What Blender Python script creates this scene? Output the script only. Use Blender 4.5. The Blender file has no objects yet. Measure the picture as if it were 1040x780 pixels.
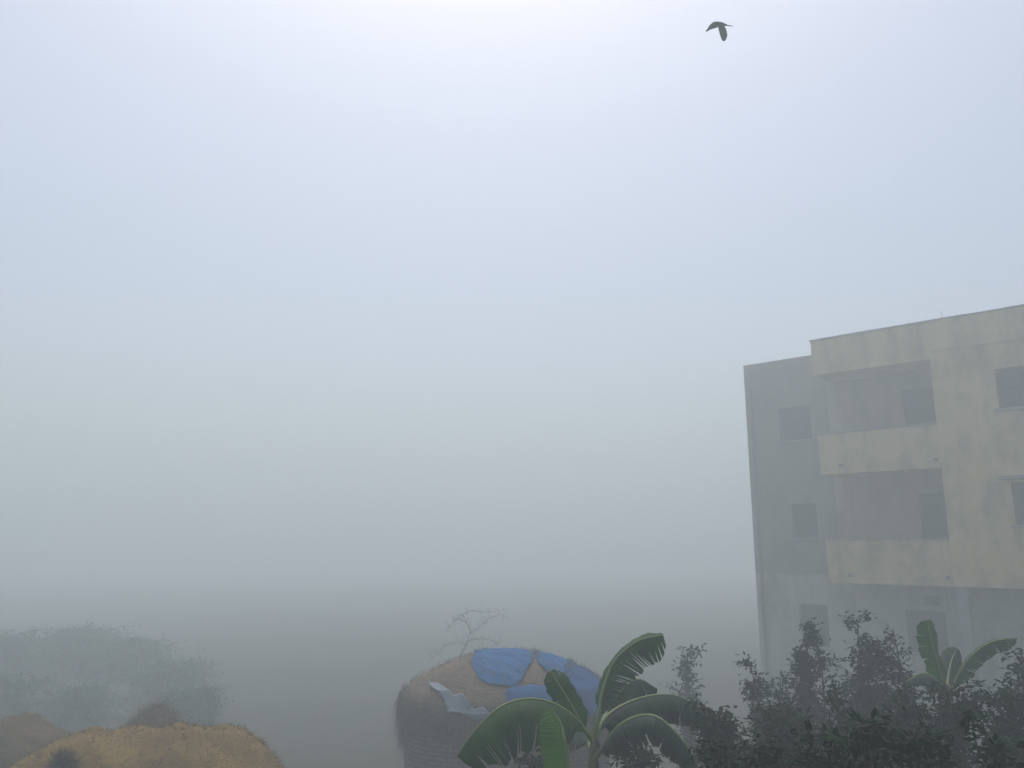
import bpy, math, random
from mathutils import Vector, Matrix, noise

R = math.radians
scn = bpy.context.scene
col = scn.collection

# ------------------------------------------------------------------ camera
W, H, F = 1040, 780, 800.0            # photograph size and focal length in its pixels
HORIZON = 552.0
PITCH = math.atan((HORIZON - H / 2) / F)
EYE = Vector((0, 0, 4.3))
cam_d = bpy.data.cameras.new('camera')
cam_d.sensor_width = 36
cam_d.lens = 36 * F / W
cam_d.clip_start = 0.05
cam_d.clip_end = 2000
cam = bpy.data.objects.new('camera', cam_d)
cam.location = EYE
cam.rotation_euler = (math.pi / 2 + PITCH, 0, 0)
col.objects.link(cam)
scn.camera = cam

# ------------------------------------------------------------------ world, sun, exposure
SUN_EL, SUN_AZ = R(69.5), R(-4)        # azimuth from +Y towards +X
HAZE_DENSITY, HAZE_G, HAZE_TOP = 0.031, 0.36, 14.6
HAZE_COL = (0.75, 0.83, 0.855, 1)
world = bpy.data.worlds.new('World')
scn.world = world
world.use_nodes = True
wn = world.node_tree
bg = wn.nodes['Background']
sky = wn.nodes.new('ShaderNodeTexSky')
sky.sky_type = 'NISHITA'
sky.sun_disc = False
sky.sun_elevation = SUN_EL
sky.sun_rotation = SUN_AZ
sky.air_density = 1.0
sky.dust_density = 4.4
sky.ozone_density = 0.0
wn.links.new(sky.outputs[0], bg.inputs[0])
bg.inputs[1].default_value = 0.12
sd = bpy.data.lights.new('sun', 'SUN')
sd.energy = 1.5
sd.angle = R(25)
sd.color = (1.0, 0.95, 0.88)
sun = bpy.data.objects.new('sun', sd)
sun_dir = Vector((math.sin(SUN_AZ) * math.cos(SUN_EL), math.cos(SUN_AZ) * math.cos(SUN_EL), math.sin(SUN_EL)))
sun.rotation_euler = sun_dir.to_track_quat('Z', 'Y').to_euler()
sun.location = (0, 0, 60)
col.objects.link(sun)
scn.view_settings.view_transform = 'Standard'
scn.view_settings.look = 'None'
scn.view_settings.gamma = 1
scn.view_settings.exposure = 0.45
scn.cycles.use_denoising = True
scn.cycles.volume_bounces = 3
scn.cycles.max_bounces = 8

# ------------------------------------------------------------------ helpers
def ray(px, py):
    cx, cy = px - W / 2, H / 2 - py
    return Vector((cx, F * math.cos(PITCH) - cy * math.sin(PITCH), cy * math.cos(PITCH) + F * math.sin(PITCH)))

def at(px, py, Y):
    """world point seen at photo pixel px,py at ground distance Y in front of the camera"""
    r = ray(px, py)
    return EYE + r * (Y / r.y)

def tag(o, label=None, cat=None, group=None, kind=None):
    if label: o['label'] = label
    if cat: o['category'] = cat
    if group: o['group'] = group
    if kind: o['kind'] = kind
    return o

def empty(name, loc, rz=0):
    o = bpy.data.objects.new(name, None)
    o.location = loc
    o.rotation_euler.z = rz
    o.empty_display_size = 0.3
    col.objects.link(o)
    return o

class MB:
    def __init__(self):
        self.v, self.f = [], []
    def box(self, x0, x1, y0, y1, z0, z1):
        n = len(self.v)
        self.v += [(x0, y0, z0), (x1, y0, z0), (x1, y1, z0), (x0, y1, z0), (x0, y0, z1), (x1, y0, z1), (x1, y1, z1), (x0, y1, z1)]
        self.f += [tuple(n + i for i in q) for q in ((0, 3, 2, 1), (4, 5, 6, 7), (0, 1, 5, 4), (1, 2, 6, 5), (2, 3, 7, 6), (3, 0, 4, 7))]
        return self
    def tube(self, pts, rads, k=7):
        pts = [Vector(p) for p in pts]
        base = len(self.v)
        ref = Vector((0.31, 0.2, 0.93))
        for i, p in enumerate(pts):
            d = (pts[min(i + 1, len(pts) - 1)] - pts[max(i - 1, 0)])
            d = d.normalized() if d.length > 1e-9 else Vector((0, 0, 1))
            a = d.cross(ref)
            if a.length < 1e-3: a = d.cross(Vector((1, 0, 0)))
            a.normalize(); b = d.cross(a)
            for j in range(k):
                t = 2 * math.pi * j / k
                self.v.append(tuple(p + (a * math.cos(t) + b * math.sin(t)) * rads[i]))
        for i in range(len(pts) - 1):
            for j in range(k):
                j2 = (j + 1) % k
                self.f.append((base + i * k + j, base + i * k + j2, base + (i + 1) * k + j2, base + (i + 1) * k + j))
        self.f.append(tuple(base + j for j in reversed(range(k))))
        self.f.append(tuple(base + (len(pts) - 1) * k + j for j in range(k)))
        return self
    def quadleaf(self, c, d, n, L, Wd):
        """one small pointed leaf: c base, d direction, n normal"""
        s = d.cross(n)
        if s.length < 1e-4: return
        s.normalize(); b = len(self.v)
        m = c + d * L * 0.45
        self.v += [tuple(c), tuple(m + s * Wd / 2), tuple(c + d * L - n * L * 0.12), tuple(m - s * Wd / 2)]
        self.f.append((b, b + 1, b + 2, b + 3))
    def build(self, name, mat, parent=None, smooth=False, bevel=0):
        me = bpy.data.meshes.new(name)
        me.from_pydata(self.v, [], self.f)
        me.validate(); me.update()
        if smooth:
            for p in me.polygons: p.use_smooth = True
        me.materials.append(mat)
        o = bpy.data.objects.new(name, me)
        col.objects.link(o)
        if parent: o.parent = parent
        if bevel:
            b = o.modifiers.new('bevel', 'BEVEL'); b.width = bevel; b.segments = 2; b.limit_method = 'ANGLE'
        return o

def mat(name, stops, scale=4, rough=0.85, detail=6, bump=0.0, bscale=None, trans=0.0, stretch=None, spec=0.3, dist=0.0):
    m = bpy.data.materials.new(name); m.use_nodes = True
    nt = m.node_tree; b = nt.nodes['Principled BSDF']
    tc = nt.nodes.new('ShaderNodeTexCoord')
    mp = nt.nodes.new('ShaderNodeMapping')
    nt.links.new(tc.outputs['Object'], mp.inputs[0])
    if stretch: mp.inputs['Scale'].default_value = stretch
    no = nt.nodes.new('ShaderNodeTexNoise'); no.inputs['Scale'].default_value = scale
    no.inputs['Detail'].default_value = detail; no.inputs['Distortion'].default_value = dist
    no.inputs['Roughness'].default_value = 0.62
    nt.links.new(mp.outputs[0], no.inputs['Vector'])
    cr = nt.nodes.new('ShaderNodeValToRGB')
    e = cr.color_ramp.elements
    n = len(stops)
    for i, c in enumerate(stops):
        pos = 0.3 + 0.4 * i / max(n - 1, 1)
        if i < 2: el = e[i]; el.position = pos
        else: el = e.new(pos)
        el.color = (*c, 1)
    nt.links.new(no.outputs['Fac'], cr.inputs[0])
    nt.links.new(cr.outputs[0], b.inputs['Base Color'])
    b.inputs['Roughness'].default_value = rough
    b.inputs['Specular IOR Level'].default_value = spec
    if bump:
        n2 = nt.nodes.new('ShaderNodeTexNoise'); n2.inputs['Scale'].default_value = bscale or scale * 6
        n2.inputs['Detail'].default_value = 5
        nt.links.new(mp.outputs[0], n2.inputs['Vector'])
        bp = nt.nodes.new('ShaderNodeBump'); bp.inputs['Strength'].default_value = bump; bp.inputs['Distance'].default_value = 0.03
        nt.links.new(n2.outputs['Fac'], bp.inputs['Height'])
        nt.links.new(bp.outputs[0], b.inputs['Normal'])
    if trans:
        tr = nt.nodes.new('ShaderNodeBsdfTranslucent')
        nt.links.new(cr.outputs[0], tr.inputs['Color'])
        mx = nt.nodes.new('ShaderNodeMixShader'); mx.inputs[0].default_value = trans
        out = nt.nodes['Material Output']
        nt.links.new(b.outputs[0], mx.inputs[1]); nt.links.new(tr.outputs[0], mx.inputs[2])
        nt.links.new(mx.outputs[0], out.inputs['Surface'])
    return m

def plaster(name, base, grime, amount=0.5):
    """painted plaster with rain streaks and blotches of mould"""
    m = bpy.data.materials.new(name); m.use_nodes = True
    nt = m.node_tree; b = nt.nodes['Principled BSDF']; N = nt.nodes.new; L = nt.links.new
    tc = N('ShaderNodeTexCoord')
    mp = N('ShaderNodeMapping'); mp.inputs['Scale'].default_value = (1.3, 1.3, 0.4)
    L(tc.outputs['Object'], mp.inputs[0])
    n1 = N('ShaderNodeTexNoise'); n1.inputs['Scale'].default_value = 1.6; n1.inputs['Detail'].default_value = 8; L(mp.outputs[0], n1.inputs['Vector'])
    n2 = N('ShaderNodeTexNoise'); n2.inputs['Scale'].default_value = 1.1; n2.inputs['Detail'].default_value = 9; n2.inputs['Roughness'].default_value = 0.7
    L(tc.outputs['Object'], n2.inputs['Vector'])
    mul = N('ShaderNodeMath'); mul.operation = 'MULTIPLY'; L(n1.outputs['Fac'], mul.inputs[0]); L(n2.outputs['Fac'], mul.inputs[1])
    mr = N('ShaderNodeMapRange'); mr.inputs[1].default_value = 0.2; mr.inputs[2].default_value = 0.38; mr.inputs[4].default_value = amount
    L(mul.outputs[0], mr.inputs[0])
    m4 = N('ShaderNodeMapping'); m4.inputs['Scale'].default_value = (7, 7, 0.22); L(tc.outputs['Object'], m4.inputs[0])
    n4 = N('ShaderNodeTexNoise'); n4.inputs['Scale'].default_value = 1.0; n4.inputs['Detail'].default_value = 5; L(m4.outputs[0], n4.inputs['Vector'])
    r4 = N('ShaderNodeMapRange'); r4.inputs[1].default_value = 0.60; r4.inputs[2].default_value = 0.74; r4.inputs[4].default_value = 0.55; L(n4.outputs['Fac'], r4.inputs[0])
    mm = N('ShaderNodeMath'); mm.operation = 'MAXIMUM'; L(mr.outputs[0], mm.inputs[0]); L(r4.outputs[0], mm.inputs[1]); mr = mm
    mx = N('ShaderNodeMix'); mx.data_type = 'RGBA'
    mx.inputs[6].default_value = (*base, 1); mx.inputs[7].default_value = (*grime, 1)
    L(mr.outputs[0], mx.inputs[0]); L(mx.outputs[2], b.inputs['Base Color'])
    b.inputs['Roughness'].default_value = 0.9; b.inputs['Specular IOR Level'].default_value = 0.2
    n3 = N('ShaderNodeTexNoise'); n3.inputs['Scale'].default_value = 40; n3.inputs['Detail'].default_value = 4
    L(tc.outputs['Object'], n3.inputs['Vector'])
    bp = N('ShaderNodeBump'); bp.inputs['Strength'].default_value = 0.25; bp.inputs['Distance'].default_value = 0.01
    L(n3.outputs['Fac'], bp.inputs['Height']); L(bp.outputs[0], b.inputs['Normal'])
    return m

def bricks(name):
    m = bpy.data.materials.new(name); m.use_nodes = True
    nt = m.node_tree; b = nt.nodes['Principled BSDF']; N = nt.nodes.new; L = nt.links.new
    tc = N('ShaderNodeTexCoord'); sp = N('ShaderNodeSeparateXYZ'); L(tc.outputs['Object'], sp.inputs[0])
    ad = N('ShaderNodeMath'); L(sp.outputs[0], ad.inputs[0]); L(sp.outputs[1], ad.inputs[1])
    cb = N('ShaderNodeCombineXYZ'); L(ad.outputs[0], cb.inputs[0]); L(sp.outputs[2], cb.inputs[1])
    br = N('ShaderNodeTexBrick'); br.inputs['Scale'].default_value = 1.0
    br.inputs['Brick Width'].default_value = 0.125; br.inputs['Row Height'].default_value = 0.06; br.inputs['Mortar Size'].default_value = 0.013
    br.inputs['Color1'].default_value = (0.15, 0.115, 0.095, 1); br.inputs['Color2'].default_value = (0.20, 0.165, 0.14, 1); br.inputs['Mortar'].default_value = (0.08, 0.075, 0.07, 1)
    L(cb.outputs[0], br.inputs['Vector']); L(br.outputs['Color'], b.inputs['Base Color'])
    bp = N('ShaderNodeBump'); bp.invert = True; bp.inputs['Strength'].default_value = 0.6; bp.inputs['Distance'].default_value = 0.01
    L(br.outputs['Fac'], bp.inputs['Height']); L(bp.outputs[0], b.inputs['Normal'])
    b.inputs['Roughness'].default_value = 0.9
    return m

def banana_mat(name, dark, light, trans, brown=0.5):
    m = bpy.data.materials.new(name); m.use_nodes = True
    nt = m.node_tree; b = nt.nodes['Principled BSDF']; N = nt.nodes.new; L = nt.links.new
    tc = N('ShaderNodeTexCoord'); ed = N('ShaderNodeAttribute'); ed.attribute_name = 'edge'; al = N('ShaderNodeAttribute'); al.attribute_name = 'along'
    no = N('ShaderNodeTexNoise'); no.inputs['Scale'].default_value = 5; no.inputs['Detail'].default_value = 6; L(tc.outputs['Object'], no.inputs['Vector'])
    # fine side veins running from the rib to the edge
    sk = N('ShaderNodeMath'); sk.operation = 'MULTIPLY_ADD'; sk.inputs[1].default_value = -0.06; L(ed.outputs['Fac'], sk.inputs[0]); L(al.outputs['Fac'], sk.inputs[2])
    mv = N('ShaderNodeMath'); mv.operation = 'MULTIPLY'; mv.inputs[1].default_value = 520; L(sk.outputs[0], mv.inputs[0])
    sn = N('ShaderNodeMath'); sn.operation = 'SINE'; L(mv.outputs[0], sn.inputs[0])
    ad = N('ShaderNodeMath'); ad.operation = 'MULTIPLY_ADD'; ad.inputs[1].default_value = 0.09; L(sn.outputs[0], ad.inputs[0]); L(no.outputs['Fac'], ad.inputs[2])
    mr = N('ShaderNodeMapRange'); mr.inputs[1].default_value = 0.3; mr.inputs[2].default_value = 0.7; L(ad.outputs[0], mr.inputs[0])
    mx = N('ShaderNodeMix'); mx.data_type = 'RGBA'; mx.inputs[6].default_value = (*dark, 1); mx.inputs[7].default_value = (*light, 1); L(mr.outputs[0], mx.inputs[0])
    n2 = N('ShaderNodeTexNoise'); n2.inputs['Scale'].default_value = 11; n2.inputs['Detail'].default_value = 5; L(tc.outputs['Object'], n2.inputs['Vector'])
    e2 = N('ShaderNodeMath'); e2.operation = 'MULTIPLY_ADD'; e2.inputs[1].default_value = 0.55; L(n2.outputs['Fac'], e2.inputs[0]); L(ed.outputs['Fac'], e2.inputs[2])
    m2 = N('ShaderNodeMapRange'); m2.inputs[1].default_value = 1.18; m2.inputs[2].default_value = 1.34; m2.inputs[4].default_value = brown; L(e2.outputs[0], m2.inputs[0])
    m3 = N('ShaderNodeMix'); m3.data_type = 'RGBA'; m3.inputs[7].default_value = (0.11, 0.065, 0.022, 1); L(m2.outputs[0], m3.inputs[0]); L(mx.outputs[2], m3.inputs[6])
    L(m3.outputs[2], b.inputs['Base Color']); b.inputs['Roughness'].default_value = 0.5; b.inputs['Specular IOR Level'].default_value = 0.25
    bp = N('ShaderNodeBump'); bp.inputs['Strength'].default_value = 0.35; bp.inputs['Distance'].default_value = 0.004; L(sn.outputs[0], bp.inputs['Height']); L(bp.outputs[0], b.inputs['Normal'])
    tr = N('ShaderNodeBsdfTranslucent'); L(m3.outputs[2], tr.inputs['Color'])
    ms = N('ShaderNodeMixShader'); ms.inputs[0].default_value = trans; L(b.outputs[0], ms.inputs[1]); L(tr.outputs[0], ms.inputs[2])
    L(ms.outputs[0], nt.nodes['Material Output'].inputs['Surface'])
    return m

M = {
 'cream': plaster('cream_plaster', (0.56, 0.425, 0.22), (0.22, 0.16, 0.10), 0.8),
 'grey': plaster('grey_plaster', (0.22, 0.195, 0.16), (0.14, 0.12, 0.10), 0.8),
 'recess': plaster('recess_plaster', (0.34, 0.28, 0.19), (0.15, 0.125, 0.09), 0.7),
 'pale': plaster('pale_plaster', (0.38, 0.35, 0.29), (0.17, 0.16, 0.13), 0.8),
 'concrete': mat('concrete', [(0.16, 0.16, 0.15), (0.3, 0.29, 0.27)], 3, bump=0.3),
 'wood': mat('dark_wood', [(0.03, 0.022, 0.018), (0.07, 0.05, 0.04)], 5, rough=0.6, stretch=(8, 8, 0.6), bump=0.2),
 'glass': mat('dark_glass', [(0.015, 0.017, 0.02), (0.03, 0.03, 0.035)], 2, rough=0.4, spec=0.2),
 'metal': mat('dull_metal', [(0.08, 0.08, 0.085), (0.16, 0.15, 0.14)], 6, rough=0.5),
 'soil': mat('soil', [(0.02, 0.018, 0.015), (0.035, 0.03, 0.024), (0.024, 0.03, 0.016), (0.045, 0.038, 0.028)], 0.9, bump=0.7, bscale=9),
 'straw': mat('straw', [(0.085, 0.050, 0.009), (0.16, 0.098, 0.016), (0.22, 0.14, 0.026)], 1.2, bump=0.35, bscale=45, stretch=(1, 1, 2.5)),
 'oldstraw': mat('weathered_straw', [(0.05, 0.032, 0.014), (0.10, 0.062, 0.026)], 3, bump=0.9, bscale=28),
 'redstraw': mat('reddish_brush', [(0.08, 0.036, 0.02), (0.15, 0.07, 0.035)], 3, bump=0.9, bscale=24),
 'hollow': mat('dark_hollow_pile', [(0.025, 0.015, 0.007), (0.045, 0.027, 0.012)], 4, bump=0.9, bscale=24),  # darkness of the hollow put into the colour of the stand-in pile
 'thatch': mat('thatch', [(0.06, 0.044, 0.032), (0.12, 0.086, 0.06), (0.16, 0.115, 0.08)], 4, bump=0.9, bscale=20, stretch=(1, 1, 3)),
 'blade': mat('straw_blades', [(0.08, 0.048, 0.01), (0.20, 0.125, 0.028)], 3),
 'thatchblade': mat('thatch_blades', [(0.06, 0.045, 0.03), (0.16, 0.115, 0.078)], 14),
 'blue': mat('blue_tarpaulin', [(0.001, 0.055, 0.17), (0.002, 0.09, 0.25)], 3, spec=0.1, rough=0.7, bump=0.5, bscale=7),
 'deepblue': mat('deep_blue_tarpaulin', [(0.001, 0.035, 0.13), (0.001, 0.06, 0.20)], 3, spec=0.1, rough=0.7, bump=0.5, bscale=7),
 'plastic': mat('pale_plastic', [(0.10, 0.13, 0.18), (0.17, 0.20, 0.25)], 4, rough=0.45, bump=0.4, bscale=9),
 'brick': bricks('dusty_brick'),
 'bark': mat('bark', [(0.035, 0.028, 0.02), (0.08, 0.065, 0.05)], 8, bump=0.5, stretch=(3, 3, 0.7)),
 'leafA': mat('leaf_dark', [(0.007, 0.017, 0.008), (0.016, 0.032, 0.014)], 3, rough=0.85, trans=0.15, spec=0.1),
 'leafB': mat('leaf_mid', [(0.018, 0.035, 0.016), (0.04, 0.065, 0.03)], 3, rough=0.6, trans=0.25),
 'leafC': mat('leaf_far', [(0.024, 0.058, 0.018), (0.042, 0.098, 0.026)], 2, rough=0.7, trans=0.3),
 'ban': banana_mat('banana_leaf', (0.008, 0.046, 0.006), (0.020, 0.095, 0.010), 0.4),
 'banbright': banana_mat('young_banana_leaf', (0.045, 0.15, 0.018), (0.075, 0.21, 0.026), 0.5, 0.1),
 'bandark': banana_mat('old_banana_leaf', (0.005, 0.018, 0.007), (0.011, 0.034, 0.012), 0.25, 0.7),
 'rib': mat('banana_midrib', [(0.11, 0.15, 0.05), (0.19, 0.23, 0.09)], 8, rough=0.5),
 'pseudostem': mat('banana_stem', [(0.05, 0.07, 0.03), (0.12, 0.12, 0.05), (0.09, 0.06, 0.03)], 4, stretch=(4, 4, 0.5), bump=0.3),
 'feather': mat('dark_feathers', [(0.008, 0.009, 0.012), (0.02, 0.02, 0.024)], 30, rough=0.7),
 'beak': mat('beak_horn', [(0.10, 0.08, 0.04), (0.16, 0.12, 0.05)], 30, rough=0.4),
}

# ------------------------------------------------------------------ ground
def ground_h(x, y):
    far = max(0.0, min(1.0, (math.hypot(x, y) - 4) / 8))
    return far * (0.10 * noise.noise(Vector((x * 0.22, y * 0.22, 0))) + 0.05 * noise.noise(Vector((x * 0.9, y * 0.9, 3)))) - 0.02
g = MB()
def axis():
    a, s = [0.0], 0.35
    while a[-1] < 130:
        a.append(a[-1] + s)
        if a[-1] > 24: s *= 1.25
    a[-1] = 130
    return [-q for q in reversed(a[1:])] + a
ax = axis(); n = len(ax)
for y in ax:
    for x in ax: g.v.append((x, y, ground_h(x, y)))
for j in range(n - 1):
    for i in range(n - 1): g.f.append((j * n + i, j * n + i + 1, (j + 1) * n + i + 1, (j + 1) * n + i))
gr = g.build('ground', M['soil'], smooth=True)
tag(gr, kind='structure')

# ------------------------------------------------------------------ haze
hz = MB().box(-133, 133, -133, 133, -1.2, HAZE_TOP)
hm = bpy.data.materials.new('morning_fog'); hm.use_nodes = True
hn = hm.node_tree; hn.nodes.remove(hn.nodes['Principled BSDF'])
pv = hn.nodes.new('ShaderNodeVolumePrincipled')
pv.inputs['Color'].default_value = HAZE_COL
pv.inputs['Density'].default_value = HAZE_DENSITY
pv.inputs['Anisotropy'].default_value = HAZE_G
hn.links.new(pv.outputs[0], hn.nodes['Material Output'].inputs['Volume'])
ho = hz.build('haze', hm)
tag(ho, kind='stuff')

# ------------------------------------------------------------------ apartment building
# local x runs along the front from its left corner towards the near end, local y goes into the building
A = math.atan2(917, F / math.cos(PITCH))
P0 = Vector((8.006, 20.492, 0))
bl = empty('apartment_building', P0, A - math.pi / 2)
tag(bl, 'three storey cream apartment block with deep open balconies, fading into the fog behind the shrubs', 'building')
XR, D, BK = 10.5, 1.5, 9.0
Z1a, Z1b = 3.33, 4.38      # first balcony slab underside, parapet top
Z2a, Z2b = 6.05, 7.09
ZRa, ZRb = 8.68, 9.60
JX = 2.84                   # right jamb of the open balconies

def wall_with_holes(mb, x0, x1, z0, z1, y0, y1, holes):
    """solid wall slab y0..y1 with rectangular openings (hx0,hx1,hz0,hz1)"""
    xs = sorted({x0, x1, *[h[0] for h in holes], *[h[1] for h in holes]})
    for a, b in zip(xs, xs[1:]):
        cuts = sorted([(h[2], h[3]) for h in holes if h[0] <= a + 1e-6 and h[1] >= b - 1e-6])
        z = z0
        for c0, c1 in cuts:
            if c0 > z + 1e-6: mb.box(a, b, y0, y1, z, c0)
            z = max(z, c1)
        if z < z1 - 1e-6: mb.box(a, b, y0, y1, z, z1)

def window(x0, x1, z0, z1, yf, sill=True, hood=False, bars=True, name='window', depth=0.13):
    """a window set into the opening of a wall whose face is at yf"""
    fr = MB(); t = 0.045; y0, y1 = yf + depth, yf + depth + 0.05
    fr.box(x0, x1, y0, y1, z0, z0 + t).box(x0, x1, y0, y1, z1 - t, z1)
    fr.box(x0, x0 + t, y0, y1, z0 + t, z1 - t).box(x1 - t, x1, y0, y1, z0 + t, z1 - t)
    xm = (x0 + x1) / 2
    fr.box(xm - 0.02, xm + 0.02, y0, y1, z0 + t, z1 - t)
    w = fr.build(name, M['wood'], bl)
    MB().box(x0 + t, xm - 0.02, y0 + 0.02, y0 + 0.03, z0 + t, z1 - t).box(xm + 0.02, x1 - t, y0 + 0.02, y0 + 0.03, z0 + t, z1 - t).build('pane', M['glass'], w)
    if bars:
        b = MB(); k = int((z1 - z0) / 0.13)
        for i in range(1, k): b.box(x0 + 0.003, x1 - 0.003, y0 - 0.04, y0 - 0.028, z0 + (z1 - z0) * i / k - 0.006, z0 + (z1 - z0) * i / k + 0.006)
        b.build('bars', M['wood'], w)
    if sill: MB().box(x0 - 0.08, x1 + 0.08, yf - 0.07, yf + depth - 0.005, z0 - 0.07, z0 - 0.004).build('sill', M['concrete'], w, bevel=0.008)
    if hood: MB().box(x0 - 0.16, x1 + 0.16, yf - 0.38, yf - 0.004, z1 + 0.05, z1 + 0.13).build('hood', M['concrete'], w, bevel=0.01)
    return w

def door(x0, x1, z0, z1, yf):
    fr = MB(); t = 0.06; y0, y1 = yf + 0.06, yf + 0.13
    fr.box(x0, x0 + t, y0, y1, z0, z1 - t).box(x1 - t, x1, y0, y1, z0, z1 - t).box(x0, x1, y0, y1, z1 - t, z1)
    d = fr.build('door', M['wood'], bl)
    lf = MB().box(x0 + t, x1 - t, y0 + 0.02, y0 + 0.06, z0 + 0.01, z1 - t)
    xa, xb = x0 + t + 0.09, x1 - t - 0.09
    lf.box(xa, xb, y0 + 0.006, y0 + 0.018, z0 + 0.2, z0 + 0.9).box(xa, xb, y0 + 0.006, y0 + 0.018, z0 + 1.05, z1 - 0.2)
    lf.build('leaf', M['wood'], d)
    MB().box(x0 + t + 0.04, x0 + t + 0.06, y0 - 0.03, y0 + 0.003, z0 + 0.95, z0 + 1.1).build('handle', M['metal'], d)

# back plane (y = D): ground floor all along, plus the darker grey upper left bay and the rear of the balconies
gholes = [(-1.44, -0.65, 1.55, 2.67), (1.32, 2.23, 1.62, 2.65), (1.78, 2.14, 2.80, 3.02), (5.2, 6.3, 1.3, 2.5)]
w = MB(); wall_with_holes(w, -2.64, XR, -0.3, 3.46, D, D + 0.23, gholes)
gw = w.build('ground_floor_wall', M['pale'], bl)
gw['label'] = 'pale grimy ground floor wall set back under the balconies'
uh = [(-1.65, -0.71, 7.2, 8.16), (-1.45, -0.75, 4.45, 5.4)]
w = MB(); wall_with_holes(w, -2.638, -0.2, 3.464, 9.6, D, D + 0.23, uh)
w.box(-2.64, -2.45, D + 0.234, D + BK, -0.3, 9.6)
w.build('end_bay_wall', M['grey'], bl)['label'] = 'darker grey set back bay at the far end'
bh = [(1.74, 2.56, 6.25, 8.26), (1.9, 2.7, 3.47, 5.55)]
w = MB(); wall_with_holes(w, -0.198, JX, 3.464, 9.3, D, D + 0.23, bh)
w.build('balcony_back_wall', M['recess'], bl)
for h in gholes[:2] + gholes[3:]: window(*h, D, hood=False)
window(*gholes[2], D, sill=False, bars=False, name='ventilator', depth=0.06)
for h in uh: window(*h, D)
for h in bh: door(*h, D)
# dark rooms behind the openings are closed by a rear wall, roof and near end
MB().box(-2.64, XR, D + BK + 0.004, D + BK + 0.23, -0.3, 9.6).box(XR + 0.003, XR + 0.23, 0.003, D + BK, -0.3, 9.5).build('rear_wall', M['pale'], bl)
MB().box(-2.44, XR - 0.003, D + 0.24, D + BK - 0.004, 9.0, 9.15).box(JX + 0.23, XR - 0.003, 0.24, D + 0.236, 9.0, 9.15).build('roof', M['concrete'], bl)
fl = MB()
for z in (3.2, 6.1): fl.box(-2.44, XR - 0.003, D + 0.24, D + BK - 0.004, z, z + 0.14)
fl.build('floor_slabs', M['concrete'], bl)
# front wall right of the balconies (y = 0)
fh = [(4.15, 5.35, 7.32, 8.24), (4.2, 5.4, 4.71, 5.64), (8.0, 9.2, 7.32, 8.24), (8.0, 9.2, 4.71, 5.64)]
w = MB(); wall_with_holes(w, JX, XR, Z1a, ZRb, 0, 0.23, fh)
w.box(JX, JX + 0.2, 0.234, D - 0.003, Z1a + 0.1, ZRb - 0.3)
w.build('front_wall', M['cream'], bl)
window(*fh[0], 0); window(*fh[1], 0, hood=True); window(*fh[2], 0); window(*fh[3], 0, hood=True)
MB().box(JX + 0.21, XR - 0.002, 0.236, D - 0.004, Z1a, Z1a + 0.12).build('soffit', M['concrete'], bl)
# balconies: slab, front parapet, short end parapet
for za, zb in ((Z1a, Z1b), (Z2a, Z2b)):
    b = MB().box(0, JX - 0.003, 0, D - 0.003, za, za + 0.14)
    b.box(0, JX - 0.003, 0.002, 0.12, za + 0.143, zb).box(0.002, 0.12, 0.123, D - 0.003, za + 0.143, zb)
    bo = b.build('balcony', M['cream'], bl)
    MB().box(-0.03, JX - 0.004, -0.03, 0.15, zb + 0.003, zb + 0.05).build('coping', M['concrete'], bo, bevel=0.008)
    for sx in (0.55, 2.75):
        MB().tube([(sx, 0.10, za + 0.22), (sx, -0.14, za + 0.19)], [0.035, 0.035], 10).build('spout', M['metal'], bo)
# roof band over the balconies and its lip
b = MB().box(0, JX - 0.003, 0, D - 0.003, ZRa, ZRa + 0.14)
b.box(0, JX - 0.003, 0.002, 0.12, ZRa + 0.143, ZRb).box(0.002, 0.12, 0.123, D - 0.003, ZRa + 0.143, ZRb)
b.build('roof_parapet', M['cream'], bl)
MB().box(JX + 0.05, XR, -0.035, -0.003, 8.86, 8.93).build('string_course', M['cream'], bl)
c = MB()
for i in range(14):                              # weathered, slightly uneven coping along the roof edge
    x0 = -0.03 + i * 0.75; x1 = min(x0 + 0.745, XR)
    dz = 0.012 * noise.noise(Vector((i * 3.7, 0, 0)))
    c.box(x0, x1, -0.025, 0.14, ZRb + 0.004, ZRb + 0.05 + dz)
c.build('coping', M['concrete'], bl, bevel=0.01)
for cx in (JX + 0.02, 6.9):
    MB().box(cx, cx + 0.23, 0.004, 0.234, -0.3, Z1a - 0.004).build('column', M['concrete'], bl)
MB().tube([(-2.45, D - 0.06, 0.0), (-2.45, D - 0.06, 9.3)], [0.045, 0.045], 10).build('drainpipe', M['metal'], bl)

# thin rod on the roof edge
an = empty('roof_mast', bl.matrix_basis @ Vector((3.15, 0.3, 9.15)))
tag(an, 'thin bare rod standing on the roof edge of the apartment block', 'mast')
MB().tube([(0, 0, 0), (0, 0, 0.74)], [0.008, 0.006], 8).build('rod', M['metal'], an)
MB().tube([(0, 0, 0), (0, 0, 0.05)], [0.06, 0.05], 10).build('base', M['concrete'], an)

# ------------------------------------------------------------------ heaps and the hut
def straw_tufts(mb, pt, nrm, rnd, n, L, spread=0.9, droop=0.0):
    for _ in range(n):
        p, nn = pt(rnd)
        d = (nn * rnd.uniform(0.15, 0.7) + Vector((rnd.gauss(0, 1), rnd.gauss(0, 1), rnd.gauss(0, 0.5))) * spread - Vector((0, 0, droop))).normalized()
        l = L * 0.8 * rnd.uniform(0.4, 1.6); s = d.cross(Vector((rnd.gauss(0, 1), rnd.gauss(0, 1), rnd.gauss(0, 1)))).normalized() * rnd.uniform(0.0015, 0.0035)
        b = len(mb.v)
        e = p + d * l
        mb.v += [tuple(p - s), tuple(p + s), tuple(e)]
        mb.f.append((b, b + 1, b + 2))

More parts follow.
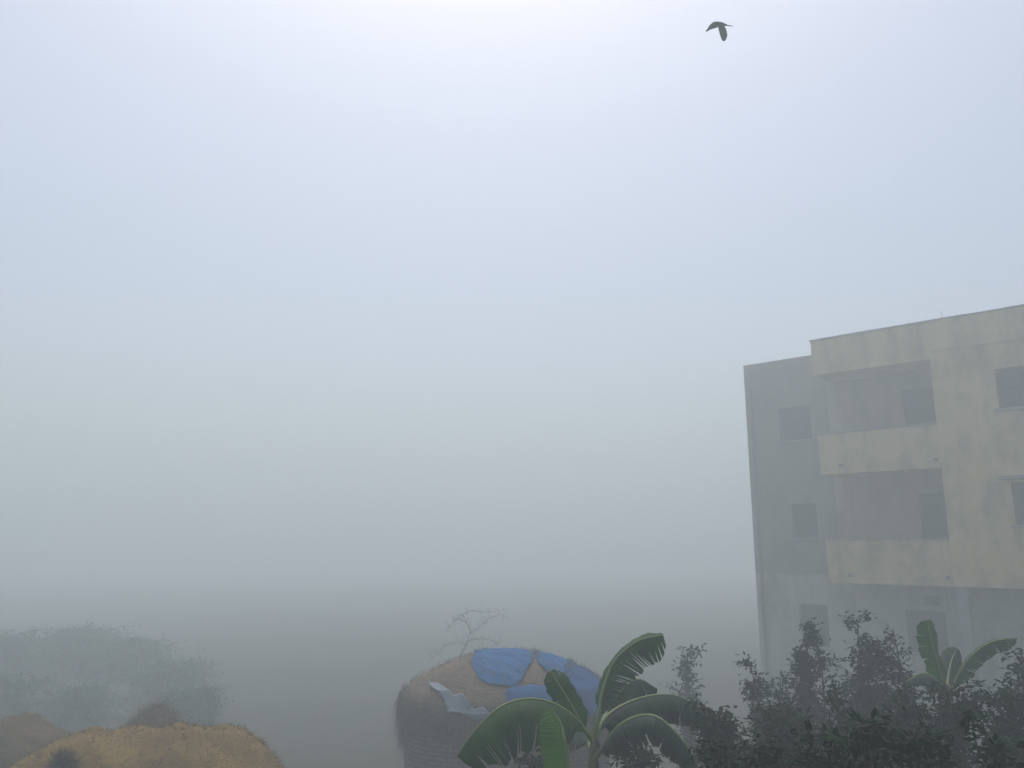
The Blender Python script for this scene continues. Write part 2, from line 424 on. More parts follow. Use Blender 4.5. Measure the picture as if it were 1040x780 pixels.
def heap(name, px0, px1, ptop, Y, m, bm, label, seed, deep=1.2, power=2.0, skew=0.0, tufts=9000, L=0.09, cat='straw heap', group='straw heaps in the yard'):
    """a rounded pile whose outline runs from pixel px0 to px1 and peaks at ptop"""
    a, b_ = at(px0, ptop, Y), at(px1, ptop, Y)
    cx, rx, zt = (a.x + b_.x) / 2, (b_.x - a.x) / 2, a.z
    def hgt(u, v):
        r2 = min(1.0, (u - skew * (1 - u * u) * 0.5) ** 2 + v * v)
        q = (1 - r2 ** (power / 2)) ** 0.6
        x, y = cx + u * rx, Y + v * deep
        bump = 0.13 * noise.noise(Vector((x * 1.1 + seed, y * 1.1, 0))) + 0.07 * noise.noise(Vector((x * 3.1, y * 3.1, seed))) + 0.035 * noise.noise(Vector((x * 8, y * 8, seed)))
        return -0.1 + q * (zt + 0.1) + bump * q ** 0.5 * 1.2
    nu, nv = 72, 52
    mb = MB()
    for j in range(nv + 1):
        for i in range(nu + 1):
            s, t = -1 + 2 * i / nu, -1 + 2 * j / nv           # square to disc
            u, v = s * math.sqrt(1 - t * t / 2), t * math.sqrt(1 - s * s / 2)
            mb.v.append((u * rx, v * deep, hgt(u, v)))
    for j in range(nv):
        for i in range(nu): k = j * (nu + 1) + i; mb.f.append((k, k + 1, k + nu + 2, k + nu + 1))
    rnd = random.Random(seed)
    root = empty(name, (cx, Y, 0))
    tag(root, label, cat, group)
    mb.build('pile', m, root, smooth=True)
    tb = MB()
    def pt(r):
        rr, th = math.sqrt(r.random()) * 0.99, r.uniform(0, 2 * math.pi)
        u, v = rr * math.cos(th), rr * math.sin(th)
        z = hgt(u, v); e = 0.03
        nn = Vector((-(hgt(min(u + e, .99), v) - z) / (e * rx), -(hgt(u, v + e) - z) / (e * deep), 1)).normalized()
        return Vector((u * rx, v * deep, z - 0.01)), nn
    straw_tufts(tb, pt, None, rnd, tufts, L)
    t = tb.build('loose_straw', bm, root); t['kind'] = 'stuff'
    return root

heap('straw_heap', -60, 335, 738, 9.2, M['straw'], M['blade'], 'large golden brown straw heap filling the bottom left corner', 3, deep=1.5, power=3.3, skew=0.25, tufts=26000)
heap('straw_heap', -80, 118, 731, 11.3, M['oldstraw'], M['blade'], 'low weathered brown straw heap behind the large golden one, at the left edge', 8, deep=1.0, power=2.4, skew=0.2, tufts=14000)
heap('brush_heap', 96, 206, 719, 12.4, M['redstraw'], M['thatchblade'], 'small reddish brown brush heap poking up behind the large straw heap', 12, deep=0.8, power=1.7, skew=0.35, tufts=16000, L=0.26, cat='brush heap')
heap('straw_heap', 22, 108, 769, 7.7, M['hollow'], M['hollow'], 'small dark pile standing in for a dark hollow in front of the large golden heap', 15, deep=0.4, power=1.8, tufts=9000, L=0.12)  # made-up pile, its dark colour stands in for a dark hollow

# hut: low brick wall, thick drooping thatch
HC = at(515, 700, 12.6); HC.z = 0
RX, RY = 1.62, 1.25
hut = empty('thatched_hut', HC)
tag(hut, 'low round thatched hut with brick wall and blue patched roof behind the large banana plant', 'hut')
def hut_z(x, y):
    """height of the thatch top at local x,y inside the eaves"""
    r = min(1.0, math.hypot(x / RX, y / RY))
    r = min(1.0, (abs(x / RX) ** 2.3 + abs(y / RY) ** 2.3) ** (1 / 2.3))
    z = 2.69 - 0.34 * r ** 1.5 - 0.26 * r ** 5
    return z + 0.05 * noise.noise(Vector((x * 1.3, y * 1.3, 5))) + 0.022 * noise.noise(Vector((x * 5, y * 5, 1)))
mb = MB(); K = 120; rings = []
prof = [(i / 22, None) for i in range(0, 21)] + [(0.945, 1), (0.975, 2), (0.995, 3), (1.0, 4), (0.985, 5), (0.955, 6), (0.91, 7)]
dz = {1: -0.02, 2: -0.09, 3: -0.20, 4: -0.36, 5: -0.52, 6: -0.65, 7: -0.72}
for r, q in prof:
    row = []
    for k in range(K):
        th = 2 * math.pi * k / K
        c_, s_ = math.cos(th), math.sin(th)
        rad = (abs(c_) ** 2.3 + abs(s_) ** 2.3) ** (-1 / 2.3) * r
        wob = 1 + (0.035 * noise.noise(Vector((c_ * 2, s_ * 2, (q or 0) * 0.25))) + 0.02 * noise.noise(Vector((c_ * 9, s_ * 9, (q or 0) * 0.4)))) * (r > 0.5)
        x, y = RX * rad * c_ * wob, RY * rad * s_ * wob
        z = hut_z(x * (0.93 / max(r, 0.93)), y * (0.93 / max(r, 0.93))) + (dz[q] if q else 0)
        if q == 7: z += 0.09 * noise.noise(Vector((c_ * 14, s_ * 14, 7)))
        row.append(len(mb.v)); mb.v.append((x, y, z))
    rings.append(row)
for a, b_ in zip(rings, rings[1:]):
    for k in range(K): mb.f.append((a[k], a[(k + 1) % K], b_[(k + 1) % K], b_[k]))
mb.f.append(tuple(reversed(rings[-1])))
thatch_o = mb.build('thatch_roof', M['thatch'], hut, smooth=True)
rnd = random.Random(5); tb = MB(); P = [Vector(v) for v in mb.v]
def pt(r):
    i = r.randrange(len(P) - K, len(P)) if r.random() < 0.25 else r.randrange(8 * K, len(P))
    p = P[i] + Vector((r.gauss(0, 0.04), r.gauss(0, 0.04), r.gauss(0, 0.02)))
    return p, Vector((p.x, p.y, 0.3)).normalized()
straw_tufts(tb, pt, None, rnd, 9000, 0.13, spread=0.35, droop=0.9)
def rim(r):
    p = P[r.randrange(len(P) - 7 * K, len(P) - K)]
    q = p * r.uniform(0.97, 1.02); q.z = p.z + r.gauss(0, 0.03)
    return q, Vector((p.x, p.y, 0)).normalized()
def strewn(r):      # wisps blown over the sheets
    th = r.uniform(0, 2 * math.pi); q = r.choice([(-0.07, -0.22, 0.46, 0.80), (0.71, -0.05, 0.32, 0.66), (1.12, -0.60, 0.28, 0.46)])
    k = r.uniform(0.75, 1.08); x, y = q[0] + q[2] * k * math.cos(th), q[1] + q[3] * k * math.sin(th)
    rr = (abs(x / RX) ** 2.3 + abs(y / RY) ** 2.3) ** (1 / 2.3)
    return (Vector((x, y, hut_z(x, y) + 0.045)) if rr < 0.92 else Vector((0, 0, 2.3))), Vector((0, 0, 0.2))
straw_tufts(tb, strewn, None, rnd, 1100, 0.13, spread=0.8, droop=0.05)
straw_tufts(tb, rim, None, rnd, 9000, 0.30, spread=0.22, droop=1.6)
t = tb.build('loose_straw', M['thatchblade'], thatch_o); t['kind'] = 'stuff'
# wall: a ring of brickwork
wv = MB(); K2 = 64
for z in (-0.15, 1.75):
    for k in range(K2):
        th = 2 * math.pi * k / K2; c_, s_ = math.cos(th), math.sin(th)
        rad = (abs(c_) ** 3 + abs(s_) ** 3) ** (-1 / 3)
        wv.v.append(((RX - 0.12) * rad * c_, (RY - 0.12) * rad * s_, z))
for k in range(K2): wv.f.append((k, (k + 1) % K2, K2 + (k + 1) % K2, K2 + k))
wo = wv.build('brick_wall', M['brick'], hut)
so = wo.modifiers.new('thick', 'SOLIDIFY'); so.thickness = 0.12; so.offset = -1

def sheet(name, m, label, shape, seed, group=None, cat='tarpaulin'):
    """a plastic sheet lying over the thatch; shape(u, v) gives local x,y for u along and v across; follows the roof, hangs over the eave"""
    fn, nu, nv, wrap = shape
    mb = MB()
    for j in range(nv + 1):
        for i in range(nu + (0 if wrap else 1)):
            x, y = fn(i / nu, j / nv)
            wx = x + 0.03 * noise.noise(Vector((x * 3, y * 3, seed))); wy = y + 0.03 * noise.noise(Vector((x * 3, y * 3, seed + 9)))
            r = (abs(wx / RX) ** 2.3 + abs(wy / RY) ** 2.3) ** (1 / 2.3)
            z = hut_z(wx, wy) if r <= 0.93 else hut_z(wx * 0.93 / r, wy * 0.93 / r) - (r - 0.93) * 3.2
            if r > 1.0:
                z = hut_z(wx * 0.93 / r, wy * 0.93 / r) - 0.07 * 3.2 - (r - 1.0) * RY
                wx, wy = wx / r * 1.03, wy / r * 1.03
            elif r > 0.93:
                wx *= 1 + (r - 0.93) * 0.3; wy *= 1 + (r - 0.93) * 0.3
            fold = abs(noise.noise(Vector((wx * 2.2 + wy * 3.5, wx * 1.1 - wy * 0.6, seed + 3))))
            z += 0.024 + 0.045 * max(0.0, min(1.0, (r - 0.8) * 8)) + 0.020 * (1 - min(1, fold * 5)) + 0.008 * noise.noise(Vector((wx * 12, wy * 12, seed)))
            mb.v.append((wx, wy, z))
    w_n = nu if wrap else nu + 1
    for j in range(nv):
        for i in range(nu):
            i2 = (i + 1) % w_n
            mb.f.append((j * w_n + i, j * w_n + i2, (j + 1) * w_n + i2, (j + 1) * w_n + i))
    o = mb.build(name, m, smooth=True)
    o.location = HC
    k = o.modifiers.new('thick', 'SOLIDIFY'); k.thickness = 0.003; k.offset = 1
    tag(o, label, cat, group); return o
def band(x0, x1, lo, hi):
    def fn(u, v):
        x = x0 + (x1 - x0) * u
        ends = 0.35 + 0.65 * min(1, min(u, 1 - u) * 9) ** 0.6
        mid_, hw = (lo(u) + hi(u)) / 2, (lo(u) - hi(u)) / 2 * ends
        rr = mid_ + hw * (1 - 2 * v) + 0.012 * math.sin(u * 23)
        return x, -RY * max(0.0, rr ** 2.3 - abs(x / RX) ** 2.3) ** (1 / 2.3)
    return fn, 80, 12, False
def oval(cx, cy, rx, ry, p=2.6, seed=0):
    def fn(u, v):
        th = 2 * math.pi * u; c_, s_ = math.cos(th), math.sin(th)
        rr = (0.02 + 0.98 * v) * (1 + 0.13 * noise.noise(Vector((c_ * 1.4, s_ * 1.4, seed * 3.3))) + 0.03 * noise.noise(Vector((c_ * 5, s_ * 5, seed))) * v)
        return cx + rx * rr * math.copysign(abs(c_) ** (2 / p), c_), cy + ry * rr * math.copysign(abs(s_) ** (2 / p), s_)
    return fn, 90, 26, True
G = 'blue sheets patching the hut roof'
sheet('tarpaulin', M['blue'], 'largest blue tarpaulin patch, on the left of the hut roof', oval(-0.07, -0.22, 0.46, 0.80, seed=1), 21, group=G)
sheet('tarpaulin', M['blue'], 'middle blue tarpaulin patch high on the hut roof, behind the upright banana leaf', oval(0.71, -0.05, 0.32, 0.66, seed=2), 22, group=G)
sheet('tarpaulin', M['deepblue'], 'deep blue tarpaulin patch low on the right end of the hut roof', oval(1.12, -0.60, 0.28, 0.46, seed=3), 23, group=G)
sheet('tarpaulin', M['blue'], 'long bright blue tarpaulin strip along the front eave of the hut', band(-0.02, 0.74, lambda t: 1.06, lambda t: 0.86 - 0.04 * t), 24, group=G)
sheet('plastic_sheet', M['plastic'], 'pale plastic strip edging the left front eave of the hut', band(-1.11, -0.05, lambda t: 0.87 + 0.20 * (1 - (1 - t) ** 2.2), lambda t: 0.80 + 0.19 * (1 - (1 - t) ** 2.2)), 25, cat='plastic sheet')

# ------------------------------------------------------------------ plants
def make_shrub(seed, h, rad, leaf, nclump, per, droop=0.25, upright=0.7, bare=0.15):
    """returns (stem mesh builder, foliage mesh builder) around the origin"""
    rnd = random.Random(seed); st, fo = MB(), MB()
    nst = rnd.randint(3, 5)
    for s in range(nst):
        az = rnd.uniform(0, 2 * math.pi); lean = rnd.uniform(0.2, 0.8) * rad
        top = Vector((math.cos(az) * lean, math.sin(az) * lean, h * rnd.uniform(0.8, 1.0)))
        if s == 0: top = Vector((0, 0, h))
        pts, rr = [], []
        for i in range(9):
            t = i / 8
            p = Vector((top.x * t ** 1.3, top.y * t ** 1.3, top.z * t)) + Vector((rnd.gauss(0, 0.02), rnd.gauss(0, 0.02), 0)) * h * 0.5
            pts.append(p); rr.append(0.03 * (1 - t) * (0.6 + 0.2 * h) + 0.005)
        pts[0] = Vector((top.x * 0.05, top.y * 0.05, -0.15))
        st.tube(pts, rr, 6)
        for b in range(nclump // nst):
            t = bare + (1 - bare) * rnd.random() ** 0.75
            i = min(7, int(t * 8)); p = pts[i].lerp(pts[i + 1], t * 8 - i)
            a2 = rnd.uniform(0, 2 * math.pi); env = rad * (0.3 + 0.8 * math.sin(math.pi * min(0.97, 0.12 + 0.85 * t)) ** 0.45) * rnd.uniform(0.25, 1.1) * (1 + 0.45 * noise.noise(Vector((a2, t * 4, seed * 1.7))))
            d = Vector((math.cos(a2), math.sin(a2), upright * rnd.uniform(0.2, 1.3))).normalized()
            q = [p, p + d * env * 0.5, p + d * env + Vector((0, 0, -droop * env * rnd.random()))]
            st.tube(q, [0.009, 0.006, 0.003], 4)
            for _ in range(per):
                u = rnd.uniform(0.15, 1.05)
                c = (q[0].lerp(q[1], u * 2) if u < 0.5 else q[1].lerp(q[2], u * 2 - 1)) + Vector((rnd.gauss(0, 1), rnd.gauss(0, 1), rnd.gauss(0, 1))) * leaf * 0.5
                ld = (d * 0.6 + Vector((rnd.gauss(0, 1), rnd.gauss(0, 1), rnd.gauss(0, 0.7) - 0.25))).normalized()
                ln = Vector((rnd.gauss(0, 0.5), rnd.gauss(0, 0.5), 1)).normalized()
                fo.quadleaf(c, ld, (ln - ld * ln.dot(ld)).normalized(), leaf * rnd.uniform(0.6, 1.3), leaf * rnd.uniform(0.3, 0.55))
    return st, fo

def shrub(name, px, pytop, Y, rad_px, m, label, seed, cat='shrub', group=None, leaf=0.09, nclump=90, per=16, **kw):
    top = at(px, pytop, Y); rad = rad_px * Y / 816
    st, fo = make_shrub(seed, top.z, rad, leaf, nclump, per, **kw)
    root = empty(name, (top.x, top.y, 0), random.Random(seed).uniform(0, 6))
    tag(root, label, cat, group)
    st.build('stems', M['bark'], root, smooth=True)
    fo.build('foliage', m, root)
    return root

GS = 'shrubs in front of the apartment block'
shrub('shrub', 696, 664, 11.5, 26, M['leafA'], 'open twiggy shrub rising right behind the tall torn banana leaf', 31, group=GS, leaf=0.08, nclump=70, per=22, bare=0.3, upright=1.0)
shrub('shrub', 768, 674, 8.2, 24, M['leafA'], 'low pointed shrub at the far left foot of the apartment block', 32, group=GS, leaf=0.06, nclump=130, per=26)
shrub('shrub', 797, 682, 8.8, 24, M['leafA'], 'small shrub right of the low pointed one at the left foot of the apartment block', 33, group=GS, leaf=0.06, nclump=110, per=26)
shrub('tree', 826, 636, 8.4, 24, M['leafA'], 'slim dark bushy tree in front of the leftmost ground floor window of the block', 34, cat='tree', group=GS, leaf=0.06, nclump=230, per=30)
shrub('tree', 872, 629, 7.9, 30, M['leafA'], 'bushy dark tree with two spiky tops between the ground floor windows', 35, cat='tree', group=GS, leaf=0.06, nclump=220, per=30)
shrub('tree', 912, 640, 7.7, 33, M['leafA'], 'broad dark bushy tree just left of the small banana plant', 36, cat='tree', group=GS, leaf=0.06, nclump=230, per=30)
shrub('shrub', 1034, 662, 6.6, 34, M['leafA'], 'dense dark shrub under the arching leaf of the small banana plant, at the right edge', 37, group=GS, leaf=0.06, nclump=230, per=30)
GD = 'dark shrubs along the bottom right'
for i, (px, py, Y, r, lab) in enumerate([
    (735, 722, 5.6, 34, 'low dark shrub right of the drooping banana leaves'),
    (790, 716, 5.7, 42, 'dark shrub below the slim tree at the leftmost ground floor window'),
    (850, 704, 5.8, 44, 'rounded dark shrub below the tree with two spiky tops'),
    (905, 704, 5.6, 42, 'dark shrub just left below the small banana plant'),
    (965, 700, 5.5, 44, 'dark shrub hiding the foot of the small banana plant'),
    (1025, 702, 5.2, 46, 'near black shrub in front of the dense one at the right edge'),
    (722, 756, 3.8, 44, 'near black shrub under the right hand banana leaves, at the bottom edge'),
    (775, 752, 3.6, 56, 'near black bottom edge shrub right of the banana plant'),
    (850, 745, 3.4, 60, 'near black bottom edge shrub at the middle of the dark thicket'),
    (930, 741, 3.3, 62, 'near black bottom edge shrub below the small banana plant'),
    (1012, 736, 3.2, 64, 'near black shrub in the bottom right corner')]):
    shrub('shrub', px, py, Y, r, M['leafA'], lab, 50 + i, group=GD, leaf=0.05, nclump=300, per=34, bare=0.35, upright=0.4)
shrub('shrub', 545, 754, 5.9, 44, M['leafA'], 'dark shrub at the foot of the main banana plant, left of its stem', 71, group=GD, leaf=0.06, nclump=190, per=26, bare=0.4, upright=0.4)
shrub('shrub', 640, 740, 6.1, 46, M['leafA'], 'dark shrub behind the stem of the main banana plant, on its right', 72, group=GD, leaf=0.06, nclump=190, per=26, bare=0.4, upright=0.4)

GF = 'faint shrubs far behind the straw heaps'
for i, (px, py, Y, r, lab) in enumerate([
    (12, 646, 27, 60, 'leftmost faint green shrub fading behind the straw heaps'),
    (78, 640, 29, 62, 'second faint green shrub from the left behind the straw heaps'),
    (130, 652, 28, 52, 'faint green shrub behind the reddish brush heap'),
    (178, 674, 25, 40, 'rightmost leafy faint green shrub behind the large straw heap')]):
    shrub('shrub', px, py, Y, r, M['leafC'], lab, 90 + i, group=GF, leaf=0.13, nclump=260, per=34, bare=0.0, upright=0.25, droop=0.6)
for i, (px, py, Y, r, lab) in enumerate([
    (8, 690, 20.5, 46, 'lower green shrub at the left edge just above the weathered straw heap'),
    (84, 700, 20.8, 40, 'lower green shrub between the left edge and the reddish brush heap'),
    (196, 704, 20.5, 26, 'lower green shrub beside the thin sapling')]):
    shrub('shrub', px, py, Y, r, M['leafC'], lab, 110 + i, group=GF, leaf=0.11, nclump=200, per=30, bare=0.0, upright=0.25, droop=0.6)
shrub('bare_shrub', 218, 694, 19.0, 13, M['leafC'], 'thin nearly bare sapling at the right end of the faint shrubs', 97, group=GF, leaf=0.08, nclump=44, per=3, bare=0.25)

# bare tree behind the hut
def bare_tree():
    rnd = random.Random(4)
    base = at(462, 692, 26); base.z = 0
    root = empty('bare_tree', base)
    tag(root, 'faint leafless tree with thin crooked branches behind the hut', 'tree')
    def q(px, py, dy=0): return at(px, py, 26 + dy) - base
    tk = MB(); tk.tube([(0, 0, -0.1), (0.03, 0, 0.25), q(464, 672), q(474, 655), q(478, 641, .1)], [0.07, 0.06, 0.05, 0.035, 0.025], 8)
    tr = tk.build('trunk', M['bark'], root, smooth=True)
    limbs = [[q(474, 655), q(466, 652, -.2), q(452, 655, -.3), q(444, 664, -.4), q(438, 670, -.4)],
             [q(478, 641, .1), q(474, 632), q(470, 624, .2), q(478, 620, .3), q(492, 622, .4), q(514, 619, .5)],
             [q(477, 644, .1), q(488, 636, .3), q(496, 628, .4), q(508, 624, .6), q(518, 630, .6)],
             [q(474, 652), q(486, 648, -.4), q(498, 650, -.6), q(508, 656, -.7)],
             [q(474, 632), q(466, 628, .4), q(460, 632, .6), q(454, 640, .7)]]
    for L in limbs:
        b = MB(); b.tube(L, [0.018 * (1 - 0.7 * i / (len(L) - 1)) for i in range(len(L))], 6)
        for _ in range(30):
            i = rnd.randrange(1, len(L)); p = L[i - 1].lerp(L[i], rnd.random())
            d = Vector((rnd.gauss(0, 1), rnd.gauss(0, 0.7), rnd.gauss(0.3, 0.8))).normalized(); l = rnd.uniform(0.12, 0.4)
            m1 = p + d * l * 0.5 + Vector((rnd.gauss(0, .04), 0, rnd.gauss(0, .04)))
            b.tube([p, m1, p + d * l + Vector((0, 0, rnd.gauss(-.04, .05)))], [0.007, 0.005, 0.002], 4)
        b.build('branch', M['bark'], root, smooth=True)
bare_tree()

# ------------------------------------------------------------------ banana plants
def bez(ctrl, n):
    """Catmull-Rom through the control points"""
    c = [ctrl[0] * 2 - ctrl[1]] + list(ctrl) + [ctrl[-1] * 2 - ctrl[-2]]
    out = []; segs = len(ctrl) - 1
    for k in range(n + 1):
        t = k / n * segs; i = min(int(t), segs - 1); u = t - i
        p0, p1, p2, p3 = c[i], c[i + 1], c[i + 2], c[i + 3]
        out.append(0.5 * ((2 * p1) + (p2 - p0) * u + (2 * p0 - 5 * p1 + 4 * p2 - p3) * u * u + (3 * p1 - p0 - 3 * p2 + p3) * u ** 3))
    return out

LS = 1.0
def banana_leaf(parent, origin, ctrl, wl, wr, m, seed, hang=0.5, up=None, start=0.12, tears=0.2, tip=2.2, label=None, ribr=0.012, face=None):
    """ctrl: world points along the midrib; wl/wr half widths; hang: how far the halves fold down; face: preferred blade normal"""
    rnd = random.Random(seed); wl *= LS; wr *= LS; ribr *= LS
    n = 54; mid = bez([Vector(p) - origin for p in ctrl], n)
    mb = MB(); NS = 6; att = []
    for side, wd in ((-1, wl), (1, wr)):
        prev = None; drop_extra = 0.0; sweep = 0.0
        for k in range(n + 1):
            t = k / n
            if t < start: continue
            s = (t - start) / (1 - start)
            width = wd * (min(1, (s / 0.16)) ** 0.55 if s < 0.16 else 1) * max(0.0, 1 - max(0, (s - 0.45) / 0.55) ** tip) ** 0.6
            width *= 1 + 0.05 * math.sin(s * 37 + seed) 
            d = (mid[min(k + 1, n)] - mid[max(k - 1, 0)]).normalized()
            if face is not None: nn = Vector(face)
            else: nn = Vector((0, 0, 1))
            nn = (nn - d * nn.dot(d))
            if nn.length < 0.05: nn = Vector((0, -1, 0)) - d * (-d.y)
            nn.normalize(); sd = d.cross(nn).normalized() * side
            torn = prev is not None and rnd.random() < tears
            if torn: drop_extra = rnd.uniform(-0.05, 0.22); sweep = rnd.uniform(-0.02, 0.09)
            row = []
            for j in range(NS + 1):
                w = j / NS
                ang = hang * (0.35 + 0.9 * w) + drop_extra * w
                p = mid[k] + sd * width * w * math.cos(ang * 0.8) - nn * width * w * math.sin(ang * 0.8) + d * width * (0.18 + sweep) * w
                p += nn * 0.006 * math.sin(k * 1.7) * w * 0.55
                row.append(tuple(p))
            if torn:                     # split from the edge in towards the rib
                split = rnd.randint(1, 3)
                base = len(mb.v)
                shifted = [tuple(Vector(a) - (Vector(a) - Vector(b)) * (0.0 if j <= split else 0.55 * (j - split) / (NS - split))) for j, (a, b) in enumerate(zip(row, prev))]
                mb.v += prev; mb.v += shifted; att += [(j / NS, (k - 1) / n) for j in range(NS + 1)] + [(j / NS, k / n) for j in range(NS + 1)]
                for j in range(NS): mb.f.append((base + j, base + j + 1, base + NS + 1 + j + 1, base + NS + 1 + j))
            elif prev is not None:
                base = len(mb.v); mb.v += prev; mb.v += row; att += [(j / NS, (k - 1) / n) for j in range(NS + 1)] + [(j / NS, k / n) for j in range(NS + 1)]
                for j in range(NS): mb.f.append((base + j, base + j + 1, base + NS + 1 + j + 1, base + NS + 1 + j))
            prev = row
    o = mb.build('leaf', m, parent, smooth=True)
    for nm, q in (('edge', 0), ('along', 1)):
        at_ = o.data.attributes.new(nm, 'FLOAT', 'POINT')
        for i_, val in enumerate(att): at_.data[i_].value = val[q]
    if label: o['label'] = label
    rb = MB(); rb.tube(mid, [ribr * (1.6 - 1.35 * k / n) for k in range(n + 1)], 7)
    rb.build('midrib', M['rib'], o, smooth=True)
    return o

BY = 5.8; LS = BY / 7.6
B0 = at(600, 780, BY); B0.z = 0
ban = empty('banana_plant', B0)
tag(ban, 'large green banana plant with one tall torn leaf, in front of the hut', 'banana plant')
CR = at(602, 742, BY)
sm = MB(); top = CR - B0
sm.tube([(0, 0, -0.2), (0.01, 0, 0.8), (0.02, 0, 1.8), top - Vector((0, 0, 0.25)), top + Vector((0, 0, 0.06))], [0.12, 0.10, 0.075, 0.042, 0.004], 14)
sm.build('stem', M['pseudostem'], ban, smooth=True)
sk = MB(); b2 = at(582, 768, BY - .75) - B0
sk.tube([(b2.x - 0.05, b2.y, -0.2), (b2.x, b2.y, 1.0), b2], [0.06, 0.04, 0.004], 10)
sk.build('sucker', M['pseudostem'], ban, smooth=True)
def w_(px, py, dy=0): return at(px, py, BY + dy * LS)
banana_leaf(ban, B0, [w_(604, 752), w_(608, 728, .0), w_(612, 702, .05), w_(624, 672, .1), w_(648, 651, .12), w_(674, 645, .1)], 0.17, 0.25, M['ban'], 1, hang=0.75, face=(-0.55, -0.75, 0.6), tears=0.6, start=0.22, tip=6, label='tall torn leaf arching to the right', ribr=0.013)
banana_leaf(ban, B0, [w_(600, 752), w_(592, 738, -.05), w_(580, 716, -.1), w_(568, 696, -.1), w_(559, 681, -.05)], 0.125, 0.125, M['ban'], 2, hang=0.22, face=(0.25, -0.95, 0.35), tears=0.03, start=0.18, tip=3.5, label='upright paddle shaped leaf leaning left')
banana_leaf(ban, B0, [w_(580, 792, -1.1), w_(576, 775, -1.1), w_(573, 752, -1.1), w_(569, 734, -1.05), w_(560, 719, -1.0)], 0.02, 0.19, M['banbright'], 3, hang=0.12, face=(-0.1, 0.9, -0.3), tears=0.0, start=0.1, tip=3.0, label='bright green young leaf still half folded')
banana_leaf(ban, B0, [w_(600, 750), w_(582, 728, -.2), w_(560, 714, -.4), w_(534, 710, -.6), w_(508, 718, -.75), w_(484, 740, -.85), w_(464, 768, -.9)], 0.40, 0.30, M['ban'], 4, hang=1.05, tears=0.26, start=0.12, tip=3, label='broad leaf drooping to the left')
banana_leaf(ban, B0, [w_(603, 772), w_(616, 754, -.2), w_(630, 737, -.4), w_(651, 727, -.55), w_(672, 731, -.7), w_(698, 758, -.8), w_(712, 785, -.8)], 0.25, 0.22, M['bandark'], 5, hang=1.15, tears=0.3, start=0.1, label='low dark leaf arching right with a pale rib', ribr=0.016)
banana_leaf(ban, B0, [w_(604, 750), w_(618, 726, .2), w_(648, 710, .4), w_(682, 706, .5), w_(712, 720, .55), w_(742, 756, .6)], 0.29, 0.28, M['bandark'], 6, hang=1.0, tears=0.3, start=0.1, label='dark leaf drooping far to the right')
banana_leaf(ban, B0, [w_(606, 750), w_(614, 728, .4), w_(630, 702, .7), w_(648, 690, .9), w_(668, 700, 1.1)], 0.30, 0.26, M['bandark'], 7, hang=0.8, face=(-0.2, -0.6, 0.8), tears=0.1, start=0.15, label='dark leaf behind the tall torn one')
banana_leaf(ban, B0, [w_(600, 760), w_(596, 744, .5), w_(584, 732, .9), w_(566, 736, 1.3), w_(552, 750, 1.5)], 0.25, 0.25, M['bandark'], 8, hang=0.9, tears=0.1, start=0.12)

CY = 7.4; LS = CY / 9.4
C0 = at(962, 700, CY); C0.z = 0
b3 = empty('banana_plant', C0)
tag(b3, 'smaller dark banana plant among the shrubs in front of the right hand ground floor window', 'banana plant')
sm = MB(); top = at(962, 696, CY) - C0
sm.tube([(0, 0, -0.2), (0, 0, 0.9), (0.01, 0, 1.8), top], [0.12, 0.1, 0.07, 0.035], 12)
sm.build('stem', M['pseudostem'], b3, smooth=True)
def c_(px, py, dy=0): return at(px, py, CY + dy)
banana_leaf(b3, C0, [c_(962, 702), c_(956, 688), c_(949, 664, -.1), c_(944, 642, -.1), c_(942, 630, -.1)], 0.15, 0.15, M['ban'], 11, hang=0.25, face=(0.2, -0.95, 0.3), tears=0.06, start=0.15, tip=3, label='upright broad leaf')
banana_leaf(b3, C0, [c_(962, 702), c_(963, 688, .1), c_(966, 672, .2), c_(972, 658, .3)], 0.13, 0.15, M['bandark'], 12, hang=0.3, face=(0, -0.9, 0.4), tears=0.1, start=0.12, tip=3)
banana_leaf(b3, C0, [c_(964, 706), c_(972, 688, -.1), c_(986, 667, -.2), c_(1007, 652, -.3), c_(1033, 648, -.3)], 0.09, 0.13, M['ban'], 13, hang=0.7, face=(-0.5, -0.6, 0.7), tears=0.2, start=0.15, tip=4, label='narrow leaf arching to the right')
banana_leaf(b3, C0, [c_(961, 706), c_(950, 690, -.2), c_(936, 684, -.4), c_(920, 692, -.6)], 0.14, 0.14, M['bandark'], 14, hang=0.9, tears=0.1, start=0.15)

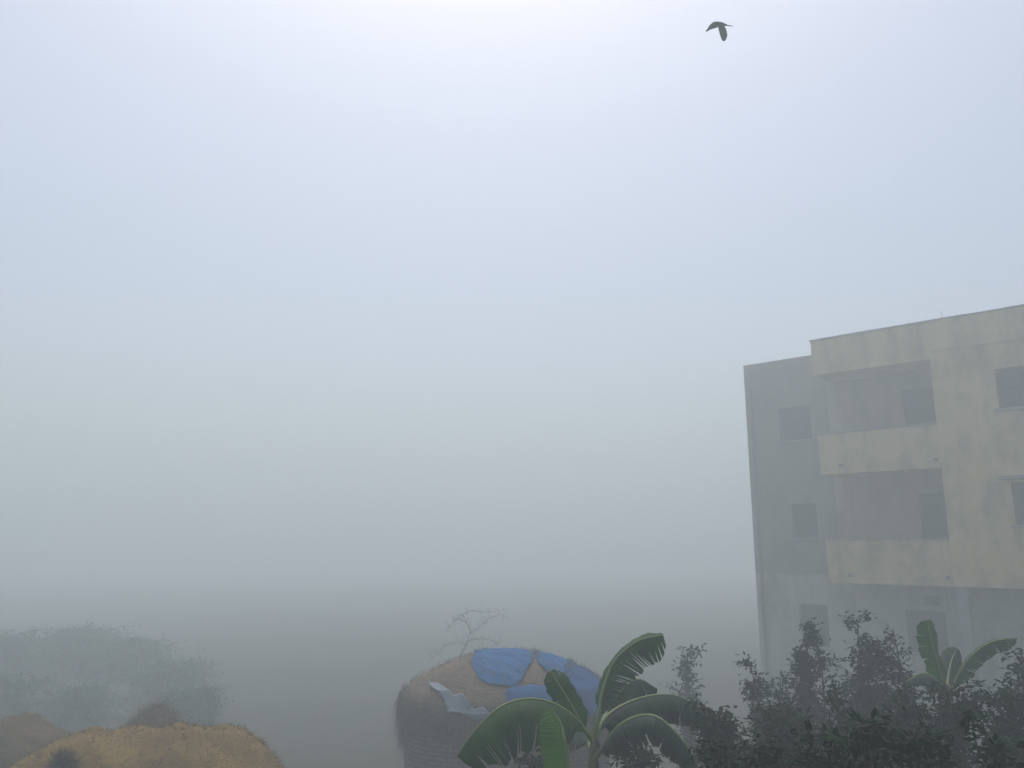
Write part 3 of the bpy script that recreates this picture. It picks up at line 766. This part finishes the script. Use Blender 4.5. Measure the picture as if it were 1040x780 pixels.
# ------------------------------------------------------------------ bird
BDY = 6.2
b0 = at(731, 27, BDY)
bird = empty('bird', b0)
tag(bird, 'small dark bird in flight with wings swept down against the bright sky', 'bird')
u_ = BDY / math.cos(math.atan2(b0.z - EYE.z, b0.y)) / 816 / 15.6 * 0.98     # metres per step of the close-up crop
right = Vector((1, 0, 0)); upv = Vector((0, -math.sin(R(36)), math.cos(R(36)))); fwd = Vector((0, math.cos(R(36)), math.sin(R(36))))
def bp_(cx, cy, d=0): return right * (cx - 484) * u_ + upv * (421 - cy) * u_ + fwd * d
mb = MB()
# body from the beak (left) to the tail (right)
bpts = [bp_(398, 362), bp_(412, 366), bp_(430, 372), bp_(460, 382), bp_(500, 390), bp_(545, 396), bp_(590, 402)]
brad = [r * u_ for r in (8, 17, 21, 30, 33, 22, 10)]
mb.tube(bpts, brad, 12)
def slab(pts, th):          # a thin solid plate from an ordered outline
    nrm = (Vector(pts[1]) - Vector(pts[0])).cross(Vector(pts[-1]) - Vector(pts[0])).normalized() * th
    b = len(mb.v); k = len(pts)
    mb.v += [tuple(Vector(p) + nrm) for p in pts] + [tuple(Vector(p) - nrm) for p in pts]
    mb.f.append(tuple(range(b, b + k))); mb.f.append(tuple(reversed(range(b + k, b + 2 * k))))
    for i in range(k): j = (i + 1) % k; mb.f.append((b + i, b + k + i, b + k + j, b + j))
slab([bp_(560, 394), bp_(600, 398), bp_(685, 412), bp_(684, 420), bp_(610, 414), bp_(560, 408)], 0.0022)                                                   # tail
slab([bp_(424, 362, 0.011), bp_(392, 356, 0.022), bp_(352, 402, 0.055), bp_(316, 482, 0.088), bp_(326, 494, 0.088), bp_(372, 462, 0.066), bp_(420, 444, 0.039), bp_(486, 420, 0.011)], 0.0022)  # far wing
slab([bp_(452, 392, -0.011), bp_(450, 430, -0.028), bp_(470, 520, -0.061), bp_(500, 604, -0.088), bp_(530, 622, -0.094), bp_(560, 600, -0.088), bp_(585, 540, -0.066), bp_(570, 460, -0.033), bp_(536, 402, -0.011)], 0.0022)  # near wing
mb.build('body', M['feather'], bird, smooth=False)
bk = MB(); bk.tube([bp_(400, 362), bp_(386, 363), bp_(376, 366)], [7 * u_, 4 * u_, 1 * u_], 8)
bk.build('beak', M['beak'], bird, smooth=True)
